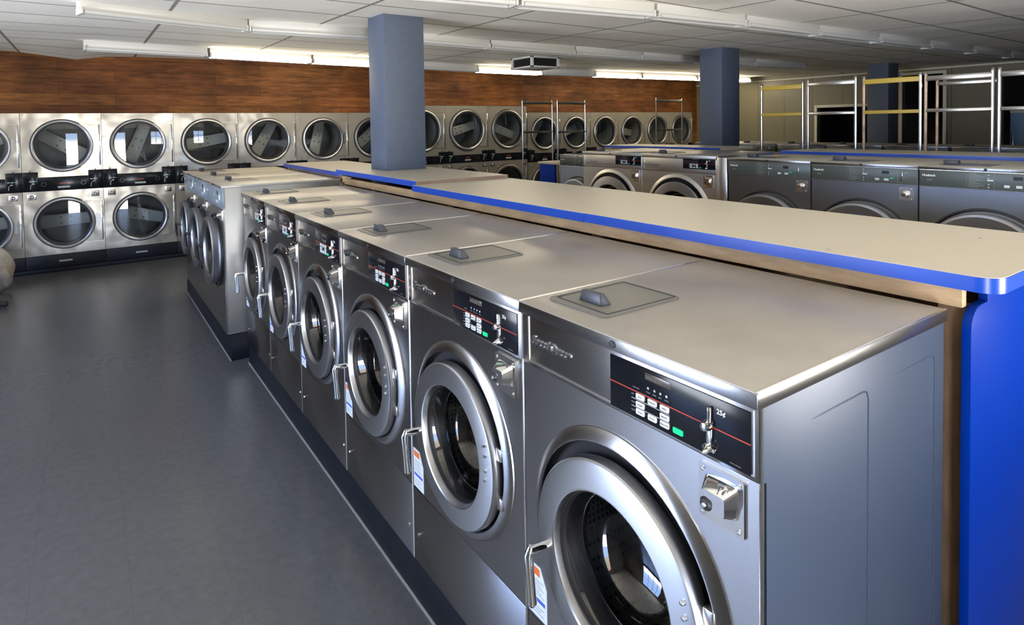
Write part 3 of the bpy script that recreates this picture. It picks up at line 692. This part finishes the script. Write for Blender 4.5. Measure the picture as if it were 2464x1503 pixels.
# ------------------------------------------------------------------ stacked dryers
def make_dryer(w, top, zu, zl_, ru, rl, cz0, cz1, bz, D=.95, big=False):
    T = thing('stacked_dryer', '', 'dryer')
    X = lambda a: a-w/2
    g = .002
    cb = MB(); cb.box(X(g), X(g+.01), .02, D, .05, top); cb.box(X(w-g-.01), X(w-g), .02, D, .05, top); cb.box(X(g), X(w-g), D-.01, D, .05, top)
    cb.box(X(g), X(w-g), .02, D, top-.01, top); cb.box(X(g), X(w-g), .02, D, .05, .06); cb.build('cabinet', 'dark', T)
    def bay(z0, z1, zc, ro, nm):
        pf = MB(); pf.plate_hole(X(g), X(w-g), z0, z1, X(w/2), zc, ro*.93, 0, .018); F_ = pf.build(nm+'_front', 'steel_dryer', T)
        cx = X(w/2)
        # door: ring plus square hinge plate to the right
        pr = X(w-.022); pz0, pz1 = zc-ro*.84, zc+ro*.84
        d = MB()
        A_ = []
        n = 28
        for i in range(n+1):
            a = radians(57-114*i/n); A_.append((cx+ro*.99*cos(a), zc+ro*.99*sin(a)))
        poly = [(pr, pz1)]+[(cx+ro*.99*cos(radians(57)), pz1)]+A_+[(cx+ro*.99*cos(radians(57)), pz0), (pr, pz0)]
        f_up = [d.bm.verts.new((x, -.008, z)) for x, z in poly]; f_dn = [d.bm.verts.new((x, .001, z)) for x, z in poly]
        k = len(poly); rim = f_up
        # fan plate: strip between arc and right edge
        arc_u = f_up[2:2+n+1]; m_ = len(arc_u)
        rg = [d.bm.verts.new((pr, -.008, pz1+(pz0-pz1)*i/(m_-1))) for i in range(m_)]
        for i in range(m_-1): d._f([arc_u[i], rg[i], rg[i+1], arc_u[i+1]])
        d._f([f_up[1], rg[0], arc_u[0]]); d._f([arc_u[-1], rg[-1], f_up[2+n+1]])
        for v in f_dn: d.bm.verts.remove(v)
        if f_up[0].is_valid: d.bm.verts.remove(f_up[0])
        d.bm.verts.remove(f_up[-1])
        Dr = d.build(nm+'_door', 'steel_dryer', T)
        MB().lathe([(ro*1.0, .001), (ro*1.0, -.022), (ro*.975, -.034), (ro*.93, -.036), (ro*.895, -.030), (ro*.87, -.014), (ro*.86, .01)], cx, zc, 64).build('door_ring', 'ring', Dr)
        MB().lathe([(ro*1.03, -.001), (ro*1.025, -.006), (ro*.995, -.006)], cx, zc, 56).build('ring_seal', 'rubber', Dr)
        MB().lathe([(ro*.875, -.006), (ro*.6, -.010), (0, -.013)], cx, zc, 56).build('door_glass', 'glass_dryer', Dr)
        MB().lathe([(ro*.89, .0), (ro*.80, .004), (ro*.80, .03)], cx, zc, 48).build('door_gasket', 'rubber', Dr)
        ed = MB(); ed.box(pr-.001, pr+.001, -.009, 0, pz0, pz1); ed.box(cx+ro*.62, pr, -.009, 0, pz1-.001, pz1+.001); ed.box(cx+ro*.62, pr, -.009, 0, pz0-.001, pz0+.001)
        ed.build('door_lip', 'steel_light', Dr)
        B(pr-.012, pr+.006, -.020, -.006, pz0+.01, pz1-.01).build('hinge_bar', 'chrome', Dr, bevel=.004)
        hp = MB(); hp.prism(round_rect(pr-.062, pr-.036, zc-ro*.28, zc+ro*.30, .0125), -.0095, -.007); hp.build('pull_recess', 'ring', Dr)
        # drum with vanes
        rd = ro*1.06
        MB().lathe([(ro*.84, .03), (rd, .06), (rd, .70), (0, .72)], cx, zc, 48).build(nm+'_drum', 'dryer_drum', T)
        return cx, zc, rd
    bays = [bay(cz1+.001, top, zu, ru, 'upper'), bay(bz, cz0-.001, zl_, rl, 'lower')]
    vs = []
    for cx, zc, rd in bays:
        v = MB(); v.prism([(-.085, -rd*.95), (.085, -rd*.95), (.070, rd*.95), (-.070, rd*.95)], .30, .40)
        ob = v.build('vane', ['vane'], T, bevel=.01); ob.location = (cx, 0, zc); vs.append(ob)
        h = MB()
        for x, z in ((-.035, .05), (.035, .05), (-.035, -.05), (.035, -.05)): h.lathe([(0, .297), (.010, .297), (.010, .301)], x, z, 10)
        h.build('vane_hole', 'rubber', ob)
    # console strip and raised keypads
    C = B(X(g), X(w-g), -.010, .02, cz0, cz1).build('console', 'blackpanel', T, bevel=.002)
    pw = .148 if not big else .135; ph = cz1+.066
    for side in (0, 1):
        a0 = g if side == 0 else w-g-pw
        K = B(X(a0), X(a0+pw), -.016, .0, cz0+.008, ph).build('keypad', 'blackpanel', T, bevel=.002)
        xm = X(a0)+(.62 if side == 0 else .30)*pw
        for q in (-.016, .016): B(xm+q-.012, xm+q+.012, -.0185, -.015, cz0+.115, cz0+.128).build('button', 'legend', K)
        B(xm-.002, xm+.022, -.0185, -.015, cz0+.088, cz0+.097).build('button', 'logo_white', K)
        B(xm+.034, xm+.050, -.0182, -.015, cz0+.118, cz0+.125).build('start_button', 'green', K)
        cs = MB(); cs.tube([(xm-.008, -.018, cz0+.084), (xm-.016, -.020, cz0+.066), (xm-.018, -.018, cz0+.030)], .004, 6); cs.build('coin_slot', 'legend', K)
        pin = MB(); pin.box(X(a0+pw*.45), X(a0+pw*.45)+.012, -.010, .0, ph, ph+.016); pin.build('latch_pin', 'rubber', K)
    lp = MB().prism(round_rect(-.062, .062, cz0+.030, cz0+.052, .010), -.0125, -.009); lp.build('badge_plate', 'legend', C)
    B(-.04, .04, -.0115, -.009, cz0+.078, cz0+.088).build('badge_print', 'red', C)
    for sgn in (-1, 1):
        rg = MB().lathe([(.026, -.0115), (.022, -.0115)], sgn*w*.245, (cz0+cz1)/2, 20); rg.build('dial_print', 'lcd', C)
    # coin boxes under the console
    for side in (0, 1):
        xm = X(.085 if side == 0 else w-.085); zm = cz0-.062
        bx = B(xm-.042, xm+.042, -.005, .001, zm-.036, zm+.034).build('coin_box', 'steel_light', T, bevel=.002)
        MB().lathe([(0, -.034), (.010, -.032), (.019, -.022), (.022, -.005)], xm, zm, 16).build('lock_knob', 'chrome', bx)
    tp = B(X(g), X(w-g), .004, .03, .055, bz-.002).build('toe_panel', 'dark', T, bevel=.002)
    B(-.075, .055, .001, .006, .115, .135).build('toe_badge', 'legend', tp)
    sc = MB()
    for a in (.03, w-.03): sc.lathe([(0, -.004), (.004, -.003), (.005, 0)], X(a), top-.02, 8)
    sc.build('screw', 'rubber', T)
    return T, vs
DY = 8.41; dw = .789; dx0 = -1.527
D1, _ = make_dryer(dw, 1.893, 1.507, .580, .308, .304, .972, 1.135, .209)
ang = [20, 60, -27, 100, 25, 75, 40]; ang2 = [90, 95, 115, 80, 60, 90, 100]
kk = [-1, 0, 1, 2, 3, 4, 5]
dl = ['stacked dryer cut by the left picture edge, leftmost of the wall dryers', 'stacked dryer second from the left picture edge', 'stacked dryer third from the left edge, straight left of the tall washers',
      'stacked dryer fourth from the left edge, just over the tall washer tops', 'stacked dryer fifth from the left edge', 'stacked dryer sixth from the left edge, left of the near column', 'stacked dryer seventh from the left edge, half hidden by the near column']
def set_vanes(root, a, b):
    v = [c for c in root.children if c.name.split('.')[0] == 'vane']
    v.sort(key=lambda o: -o.location.z)
    v[0].rotation_euler = (0, radians(a), 0); v[1].rotation_euler = (0, radians(b), 0)
for i, k in enumerate(kk):
    r = place(D1, (dx0+(k+.5)*dw, DY, 0), 0, dl[i], 'dryer', 'stacked dryers left of the near column', i == 0)
    set_vanes(r, (62, -58, 22, 80, 30, 12, 50)[i], (85, 88, 105, 70, 20, 95, 60)[i])
D2, _ = make_dryer(.861, 2.010, 1.595, .62, .350, .345, 1.037, 1.167, .209, big=True)
for i in range(3):
    r = place(D2, (4.103+(i-.5)*.861, DY, 0), 0, ('large stacked dryer half hidden behind the near column', 'large stacked dryer just right of the near column', 'rightmost of the large stacked dryers, at the step in the plank wall')[i], 'dryer', 'large stacked dryers right of the near column', i == 0)
    set_vanes(r, (20, 75, 110)[i], (30, 60, 90)[i])
for i in range(6):
    r = place(dup(D1), (5.835+(i+.5)*.783, DY, 0), 0, 'small stacked dryer on the far right of the wall, %s' % ('directly beside the large dryers', 'second from the large dryers', 'third from the large dryers', 'fourth from the large dryers', 'fifth from the large dryers', 'last one before the wall corner')[i], 'dryer', 'small stacked dryers on the far right', True)
    set_vanes(r, (33, 72, 15, 99, 51, 5)[i], (33, 72, 15, 99, 51, 5)[i])
    r.scale.x = .783/.789

# ------------------------------------------------------------------ shell
XL, XR, YF, YB = -5.0, 10.7, -1.5, 8.41
def zceil(x, y): return 2.468+.0166*y
o = B(XL-.1, 12.6, YF-.1, YB+1.3, -.1, 0).build('floor', 'floor'); struct(o)
cm = MB(); nx, ny = 60, 60; V = []
for i in range(nx+1):
    row = []
    for j in range(ny+1):
        x = XL-.1+(12.6-XL+.1)*i/nx; y = YF-.1+(YB+1.3-YF+.1)*j/ny
        z = zceil(x, y) - .065*math.exp(-((x+1.02)/.28)**2-((y-8.35)/.9)**2)
        z += .006*sin(x*2.1)*sin(y*1.7)
        row.append(cm.bm.verts.new((x, y, z)))
    V.append(row)
for i in range(nx):
    for j in range(ny): cm._f([V[i][j], V[i+1][j], V[i+1][j+1], V[i][j+1]])
ce = cm.build('ceiling', 'ceiling'); struct(ce)
md = ce.modifiers.new('t', 'SOLIDIFY'); md.thickness = .05; md.offset = 1.0
# plank wall above and beside the dryers
wb = MB(); zt = 2.75
wb.box(XL, 3.242, YB+.002, YB+.10, 1.896, zt); wb.box(3.242, 5.83, YB+.002, YB+.10, 2.013, zt); wb.box(5.83, 10.54, YB+.002, YB+.10, 1.896, zt); wb.box(10.54, XR+.1, YB+.002, YB+.10, 0, zt); wb.box(XL, dx0-dw-.01, YB+.002, YB+.10, 0, 1.896)
struct(wb.build('wall_back', 'planks'))
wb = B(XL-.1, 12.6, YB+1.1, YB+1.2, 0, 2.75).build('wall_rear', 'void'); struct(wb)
kb = B(dx0-dw, 10.54, YB-.03, YB+.019, 0, .05).build('baseboard_back', 'kerb', bevel=.004); struct(kb)
# right wall with openings
openA = (4.40, 5.62, 0, 1.90); openB = (3.55, 4.15, 0, 2.40); openC = (1.2, 2.78, 0, 2.38)
wr = MB(); yy = sorted([YF, YB, openA[0], openA[1], openB[0], openB[1], openC[0], openC[1]])
for a, b in zip(yy, yy[1:]):
    mid = (a+b)/2; z0 = 0
    for op in (openA, openB, openC):
        if op[0] < mid < op[1]: z0 = op[3]
    wr.box(XR, XR+.1, a, b, z0, 2.72)
struct(wr.build('wall_right', 'olive'))
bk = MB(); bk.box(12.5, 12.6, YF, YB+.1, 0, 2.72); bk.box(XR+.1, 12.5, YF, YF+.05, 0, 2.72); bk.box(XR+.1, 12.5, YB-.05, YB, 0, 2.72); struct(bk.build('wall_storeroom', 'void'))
tr = MB(); tr.box(XR-.025, XR, YF, YB-.01, 2.475, 2.505); struct(tr.build('trim_1', 'frame', bevel=.004))
for i, op in enumerate((openA, openB)):
    t_ = MB(); q = .05
    t_.box(XR-.02, XR+.02, op[0]-q, op[0], 0, op[3]+q); t_.box(XR-.02, XR+.02, op[1], op[1]+q, 0, op[3]+q); t_.box(XR-.02, XR+.02, op[0], op[1], op[3], op[3]+q)
    struct(t_.build('trim_%d' % (i+2), 'frame', bevel=.003))
t = thing('refrigerator', 'tall pale blue cabinet seen through the dark doorway at the right', 'cabinet', (11.25, 2.62, 0))
B(-.25, .25, -.14, .14, 0, 1.80).build('body', 'fridge', t, bevel=.01); B(-.262, -.25, -.13, .13, .06, 1.72).build('door', 'fridge', t, bevel=.004); B(-.275, -.262, .09, .11, .8, 1.4).build('handle', 'chrome', t, bevel=.003)
B(-.255, -.25, -.14, .14, 1.73, 1.80).build('header', 'frame', t)
# left and front walls with shop windows (behind the camera)
def window_wall(name, axis, fixed, a0, a1, wins, z0, z1, th=.12, zt=2.75):
    m_ = MB()
    def bx(p, q, r0, r1):
        if q-p < 1e-4 or r1-r0 < 1e-4: return
        if axis == 'x': m_.box(p, q, fixed-th, fixed, r0, r1)
        else: m_.box(fixed-th, fixed, p, q, r0, r1)
    cur = a0
    for k_, (p, q) in enumerate(wins):
        bx(cur, p, 0, zt); bx(p, q, 0, z0[k_] if isinstance(z0, tuple) else z0); bx(p, q, z1, zt); cur = q
    bx(cur, a1, 0, zt)
    struct(m_.build(name, 'plainwall' if axis == 'y' else 'frontwall'))
    return wins
winL = [(1.5, 4.3)]
winF = [(-1.25, -.50), (1.0, 2.4)]
window_wall('wall_left', 'y', XL, YF, YB+.1, winL, .12, 2.25)
window_wall('wall_front', 'x', YF, XL-.12, XR+.1, winF, (.0, .75), 2.2)
n_ = 1
def winframe(axis, fixed, p, q, z0, z1):
    global n_
    f = MB(); t_ = .035; c_ = fixed-.06
    def bx(a, b, r0, r1):
        if axis == 'x': f.box(a, b, c_-.025, c_+.025, r0, r1)
        else: f.box(c_-.025, c_+.025, a, b, r0, r1)
    bx(p, p+t_, z0, z1); bx(q-t_, q, z0, z1); bx(p, q, z0, z0+t_); bx(p, q, z1-t_, z1)
    for k in range(1, 4): x = p+(q-p)*k/4; bx(x-.012, x+.012, z0, z1)
    for k in range(1, 4): z = z0+(z1-z0)*k/4; bx(p, q, z-.012, z+.012)
    o = f.build('window_%d' % n_, mat('red_bars', (.25, .04, .05), 0, .5) if n_ == 1 else bpy.data.materials['red_bars']); struct(o); n_ += 1
for p, q in winL: winframe('y', XL, p, q, .12, 2.25)
winframe('x', YF, 1.0, 2.4, .75, 2.2)
d_ = MB()
for a_, b_ in ((-1.25, -1.20), (-.55, -.50)): d_.box(a_, b_, YF-.10, YF-.04, 0, 2.2)
d_.box(-1.25, -.50, YF-.10, YF-.04, 2.13, 2.2)
struct(d_.build('door_1', mat('door_frame_red', (.35, .03, .04), 0, .4)))

ca_ = B(-7.5, 12, -5.2, YF-.13, 2.40, 2.52).build('trim_4', 'frontwall'); struct(ca_)  # unseen canopy added outside to cut the sky through the front openings
# ------------------------------------------------------------------ columns
for i, (x, y, l) in enumerate(((c1[0], c1[1], 'nearest blue-grey square column rising through the island countertop'), (5.2, 3.80, 'middle blue-grey column rising behind the light steel washers'), (9.35, 3.80, 'farthest blue-grey column, behind the yellow-barred rack'))):
    m_ = MB(); m_.box(x, x+col_size[0], y, y+col_size[1], 0, zceil(0, y)+.012)
    tag(m_.build('column', 'column', bevel=.004), l, 'column', 'blue columns')
# security camera on the far column
t = thing('security_camera', 'small dark camera bracketed high on the farthest column', 'camera', (9.69, 3.86, 2.40))
B(-.0, .02, -.03, .03, -.03, .03).build('bracket', 'black', t); MB().tube([(.02, 0, 0), (.06, -.02, -.005)], .012, 8).build('arm', 'black', t)
MB().tube([(.05, 0, -.01), (.13, -.07, -.03)], .03, 12).build('body', 'white_metal', t)

# ------------------------------------------------------------------ strip lights
def strip(p0, p1, z, lit, label):
    (x0, y0), (x1, y1) = p0, p1
    L_ = sqrt((x1-x0)**2+(y1-y0)**2); a = math.atan2(y1-y0, x1-x0)
    t = thing('strip_light', label, 'light fixture', ((x0+x1)/2, (y0+y1)/2, z), a, 'ceiling strip lights')
    h = L_/2-.012
    B(-h, h, -.05, .05, .022, .085).build('channel', 'white_metal', t, bevel=.003)
    r = MB(); r.box(-h, h, -.052, -.032, .012, .022); r.box(-h, h, .032, .052, .012, .022); r.build('reflector_lip', 'white_metal', t)
    for s in (-1, 1):
        B(s*h, s*(h-.016), -.068, .068, -.020, .028).build('socket', 'white_metal', t, bevel=.003)
    for y in (-.052, .052):
        MB().tube([(-h+.02, y, -.004), (h-.02, y, -.004)], .0165 if not lit else .019, 12).build('tube', 'tube_lit' if lit else 'tube', t)
    return t
def poly_at(P, x):
    for (a, b), (c, d) in zip(P, P[1:]):
        if x <= c or (c, d) == P[-1]: return b+(d-b)*(x-a)/(c-a)
ordn = ['first', 'second', 'third', 'fourth', 'fifth', 'sixth', 'seventh', 'eighth', 'ninth', 'tenth']
def run(P, xs, lit, z, nm):
    for i, (a, b) in enumerate(zip(xs, xs[1:])):
        on = i in lit
        strip((a, poly_at(P, a)), (b, poly_at(P, b)), z, on, '%s white strip light, %s from the left in the %s row' % ('lit' if on else 'unlit', ordn[i], nm))
P1 = [(.2, 2.74), (1.388, 2.589), (2.413, 2.441), (3.397, 2.361), (4.483, 2.341), (9.4, 2.163)]
run(P1, [.25, 1.388, 2.48, 3.44, 4.50, 5.55, 6.62, 7.7, 8.8, 9.6], (), 2.435, 'front')
P2 = [(-.924, 4.385), (.202, 4.663), (1.223, 4.584), (1.793, 4.646), (3.725, 4.713), (5.895, 4.662), (8.839, 4.41)]
run(P2, [-.924, .202, 1.36, 2.54, 3.725, 4.81, 5.895, 7.0, 8.1], (), 2.470, 'middle')
P3 = [(-.901, 6.83), (.258, 6.912), (1.455, 7.06), (2.263, 7.131), (4.035, 7.3), (5.294, 7.30), (6.382, 7.224), (7.468, 7.148), (8.987, 7.045), (10.634, 6.90)]
run(P3, [-.901, .258, 1.455, 2.70, 4.035, 5.294, 6.382, 7.468, 8.9, 10.45], (1, 2, 4, 6, 7, 8), 2.500, 'rear')
# ceiling vent box
t = thing('ceiling_vent', 'square white louvred vent box under the ceiling between strip light rows', 'vent', (4.15, 5.97, 2.42))
hw = .235
m_ = MB()
for z0, z1 in ((-.0, .02), (.125, .15)): m_.box(-hw, hw, -hw, hw, z0, z1)
for sx_ in (-1, 1):
    for sy_ in (-1, 1): m_.box(sx_*hw, sx_*(hw-.035), sy_*hw, sy_*(hw-.035), 0, .15)
m_.build('vent_frame', 'white_metal', t, bevel=.003)
for side in range(4):
    m_ = MB()
    for k in range(7):
        z = .026+k*.0145
        m_.bm.verts.new
        v = [m_.bm.verts.new(p) for p in ((-hw+.035, -hw+.004, z), (hw-.035, -hw+.004, z), (hw-.035, -hw+.030, z+.012), (-hw+.035, -hw+.030, z+.012))]; m_._f(v)
        v = [m_.bm.verts.new(p) for p in ((-hw+.035, -hw+.004, z-.002), (hw-.035, -hw+.004, z-.002), (hw-.035, -hw+.030, z+.010), (-hw+.035, -hw+.030, z+.010))]; m_._f(v)
    lo = m_.build('louvre', 'louver', t); lo.rotation_euler = (0, 0, side*pi/2)
B(-hw+.04, hw-.04, -hw+.04, hw-.04, .02, .13).build('vent_core', 'rubber', t)

# ------------------------------------------------------------------ laundry cart racks
def cart(y0, y1, x, z1, zm, bar_m, label, post='tubemetal', dbl=False, rot=None, dx=0.0):
    """wire cart with an upright double-pole hanging rack, seen end on along Y"""
    cx, cy = x, (y0+y1)/2; L_ = abs(y1-y0)/2
    t = thing('laundry_cart', label, 'laundry cart', (cx, cy, 0), rot or 0.0, 'laundry carts with hanging racks')
    fr = MB(); r = .012
    for z in (.17, .62): fr.tube([(-.24, -L_, z), (.24, -L_, z), (.24, L_, z), (-.24, L_, z), (-.24, -L_, z)], r, 8)
    for sx_ in (-.24, .24):
        for sy_ in (-L_, L_): fr.tube([(sx_, sy_, .17), (sx_, sy_, .62)], r, 8)
    fr.build('frame', 'tubemetal', t)
    wi = MB()
    for k in range(9):
        y = -L_+2*L_*k/8
        wi.tube([(-.24, y, .62), (-.22, y, .20), (.22, y, .20), (.24, y, .62)], .003, 5)
    for k in range(1, 5):
        z = .20+.42*k/5; wi.tube([(-.235, -L_, z), (.235, -L_, z), (.235, L_, z), (-.235, L_, z), (-.235, -L_, z)], .003, 5)
    wi.build('basket', 'tubemetal', t)
    for sx_ in (-.22, .22):
        for sy_ in (-L_+.065, L_-.065):
            c_ = MB().lathe([(0, -.013), (.045, -.013), (.05, -.008), (.05, .008), (.045, .013), (0, .013)], sx_, .05, 18).build('caster', 'rubber', t); c_.location = (0, sy_, 0)
            MB().tube([(sx_, sy_, .09), (sx_, sy_, .17)], .010, 8).build('caster_stem', 'tubemetal', t)
    for sy_, pm in ((-L_, 'tubemetal'), (L_, post)):
        MB().tube([(dx, sy_, .17), (dx, sy_, zm), (dx, sy_, z1+.012)], .0135, 10).build('post', pm, t)
        MB().tube([(dx, sy_, z1+.010), (dx, sy_, z1+.030)], [.017, .014], 10).build('post_cap', 'tubemetal', t)
    if dbl: MB().tube([(dx+.10, L_-.05, .17), (dx+.10, L_-.05, z1-.03)], .0125, 10).build('post', post, t)
    B(dx-.012, dx+.012, -L_, L_, z1-.045, z1).build('top_bar', bar_m, t, bevel=.004)
    B(dx-.012, dx+.012, -L_, L_, zm-.018, zm+.014).build('middle_bar', bar_m, t, bevel=.004)
    if dbl: B(dx+.088, dx+.112, -L_, L_-.05, z1-.085, z1-.05).build('top_bar', bar_m, t, bevel=.004)
    return t
XRK = 5.15
def sc_(y): return y
cart(3.268, 2.812, XRK, 2.035, 1.734, 'yellow', 'laundry cart rack with yellow bars standing left of the dark doorway')
cart(2.755, 2.295, XRK, 2.050, 1.734, 'tubemetal', 'laundry cart rack with a bright chrome middle bar in front of the dark doorway')
cart(2.219, 1.751, XRK, 2.038, 1.733, 'yellow', 'laundry cart rack with yellow bars in front of the farthest column', post='rust')
cart(1.709, 1.235, XRK, 2.034, 1.736, 'tubemetal', 'laundry cart rack with a doubled chrome top bar, right of the yellow-barred rack', post='rust', dbl=True)
cart(1.190, .70, XRK, 2.034, 1.736, 'tubemetal', 'laundry cart rack with cream bars cut by the right picture edge')
for (xa, xb, y, zt_, zm_, l) in ((4.86, 5.47, 7.24, 2.04, 1.55, 'laundry cart rack before the large dryers, left of its pair'), (5.55, 6.16, 7.2, 2.04, 1.54, 'laundry cart rack before the small dryers, right of its pair'), (7.95, 8.69, 7.2, 2.10, 1.53, 'laundry cart rack farthest back, before the last small dryers')):
    cart(xa-xb, 0, (xa+xb)/2, zt_, zm_, 'tubemetal', l, rot=pi/2).location = ((xa+xb)/2, y, 0)

# ------------------------------------------------------------------ left picture edge: cloth bundle and bench foot
cl = MB(); bmesh.ops.create_icosphere(cl.bm, subdivisions=4, radius=1.0)
rn = random.Random(3)
ph_ = [(rn.uniform(2, 7), rn.uniform(2, 7), rn.uniform(2, 7), rn.uniform(0, 6)) for _ in range(7)]
for v in cl.bm.verts:
    c = v.co.copy(); d = 0
    for (a, b, e, f) in ph_: d += sin(c.x*a+c.y*b+c.z*e+f)
    k = 1+.045*d
    v.co = Vector((c.x*.17*k, c.y*.17*k, .26+c.z*.26*k*(1.0 if c.z > 0 else 1.0)))
    if v.co.z < .0: v.co.z = 0
o = cl.build('cloth_bundle', 'cloth'); o.location = (-1.70, 7.62, 0); o.scale = (.8, .8, .9)
tag(o, 'crumpled beige cloth bundle on the floor at the left picture edge', 'cloth')
t = thing('bench', 'black steel foot of a bench reaching in at the left picture edge', 'bench', (-1.95, 6.9, 0))
B(-.30, .385, -.03, .03, .012, .055).build('foot_bar', 'black', t, bevel=.006); B(-.22, -.16, -.025, .025, .05, .42).build('leg', 'black', t); B(-.30, -.05, -.30, .45, .42, .46).build('seat', 'black', t, bevel=.01)
MB().tube([(.35, 0, 0), (.35, 0, .014)], .015, 10).build('foot_pad', 'rubber', t); MB().tube([(-.27, 0, 0), (-.27, 0, .014)], .015, 10).build('foot_pad', 'rubber', t)

# ------------------------------------------------------------------ light
wd = bpy.data.worlds.new('World'); scn.world = wd; wd.use_nodes = True
nt = wd.node_tree; bg = nt.nodes['Background']
tc = N(nt, 'ShaderNodeTexCoord'); sp = N(nt, 'ShaderNodeSeparateXYZ'); nt.links.new(tc.outputs['Generated'], sp.inputs[0])
rp = N(nt, 'ShaderNodeValToRGB'); rp.color_ramp.elements[0].position = .49; rp.color_ramp.elements[0].color = (1.55, 1.47, 1.33, 1)
rp.color_ramp.elements[1].position = .51; rp.color_ramp.elements[1].color = (.36, .49, .72, 1)
e_ = rp.color_ramp.elements.new(.9); e_.color = (.20, .32, .58, 1)
mr = N(nt, 'ShaderNodeMapRange'); mr.inputs['From Min'].default_value = -1; nt.links.new(sp.outputs['Z'], mr.inputs['Value']); nt.links.new(mr.outputs[0], rp.inputs[0]); fl_ = N(nt, 'ShaderNodeMapRange'); fl_.inputs['From Min'].default_value = .25; fl_.inputs['From Max'].default_value = .75
ng = N(nt, 'ShaderNodeMath', operation='MULTIPLY'); ng.inputs[1].default_value = -1; nt.links.new(sp.outputs['X'], ng.inputs[0]); nt.links.new(ng.outputs[0], fl_.inputs['Value'])
sh_ = N(nt, 'ShaderNodeMix', data_type='RGBA', blend_type='MULTIPLY'); sh_.inputs['B'].default_value = (.78, .89, 1.10, 1)   # world colour cooled to the left, standing in for shade outside
nt.links.new(fl_.outputs[0], sh_.inputs['Factor']); nt.links.new(rp.outputs[0], sh_.inputs['A']); nt.links.new(sh_.outputs['Result'], bg.inputs['Color']); bg.inputs['Strength'].default_value = 26.0
def portal(loc, rot, sx_, sy_):
    l = bpy.data.lights.new('window_portal', 'AREA'); l.shape = 'RECTANGLE'; l.size = sx_; l.size_y = sy_
    l.cycles.is_portal = True
    o = bpy.data.objects.new('window_portal', l); COL.objects.link(o); o.location = loc; o.rotation_euler = rot
for p, q in winL: portal((XL-.02, (p+q)/2, 1.185), (0, -pi/2, 0), 2.13, q-p)
portal((-.875, YF-.02, 1.1), (pi/2, 0, 0), .75, 2.2); portal((1.7, YF-.02, 1.475), (pi/2, 0, 0), 1.4, 1.45)

vs = scn.view_settings; vs.view_transform = 'Standard'; vs.look = 'None'; vs.gamma = 1; vs.exposure = -0.2; vs.use_curve_mapping = False
scn.cycles.use_denoising = True
scn.cycles.max_bounces = 8; scn.cycles.diffuse_bounces = 4; scn.cycles.glossy_bounces = 5; scn.cycles.transparent_max_bounces = 8; scn.cycles.transmission_bounces = 4
scn.cycles.caustics_reflective = False; scn.cycles.caustics_refractive = False
scn.cycles.sample_clamp_indirect = 6.0
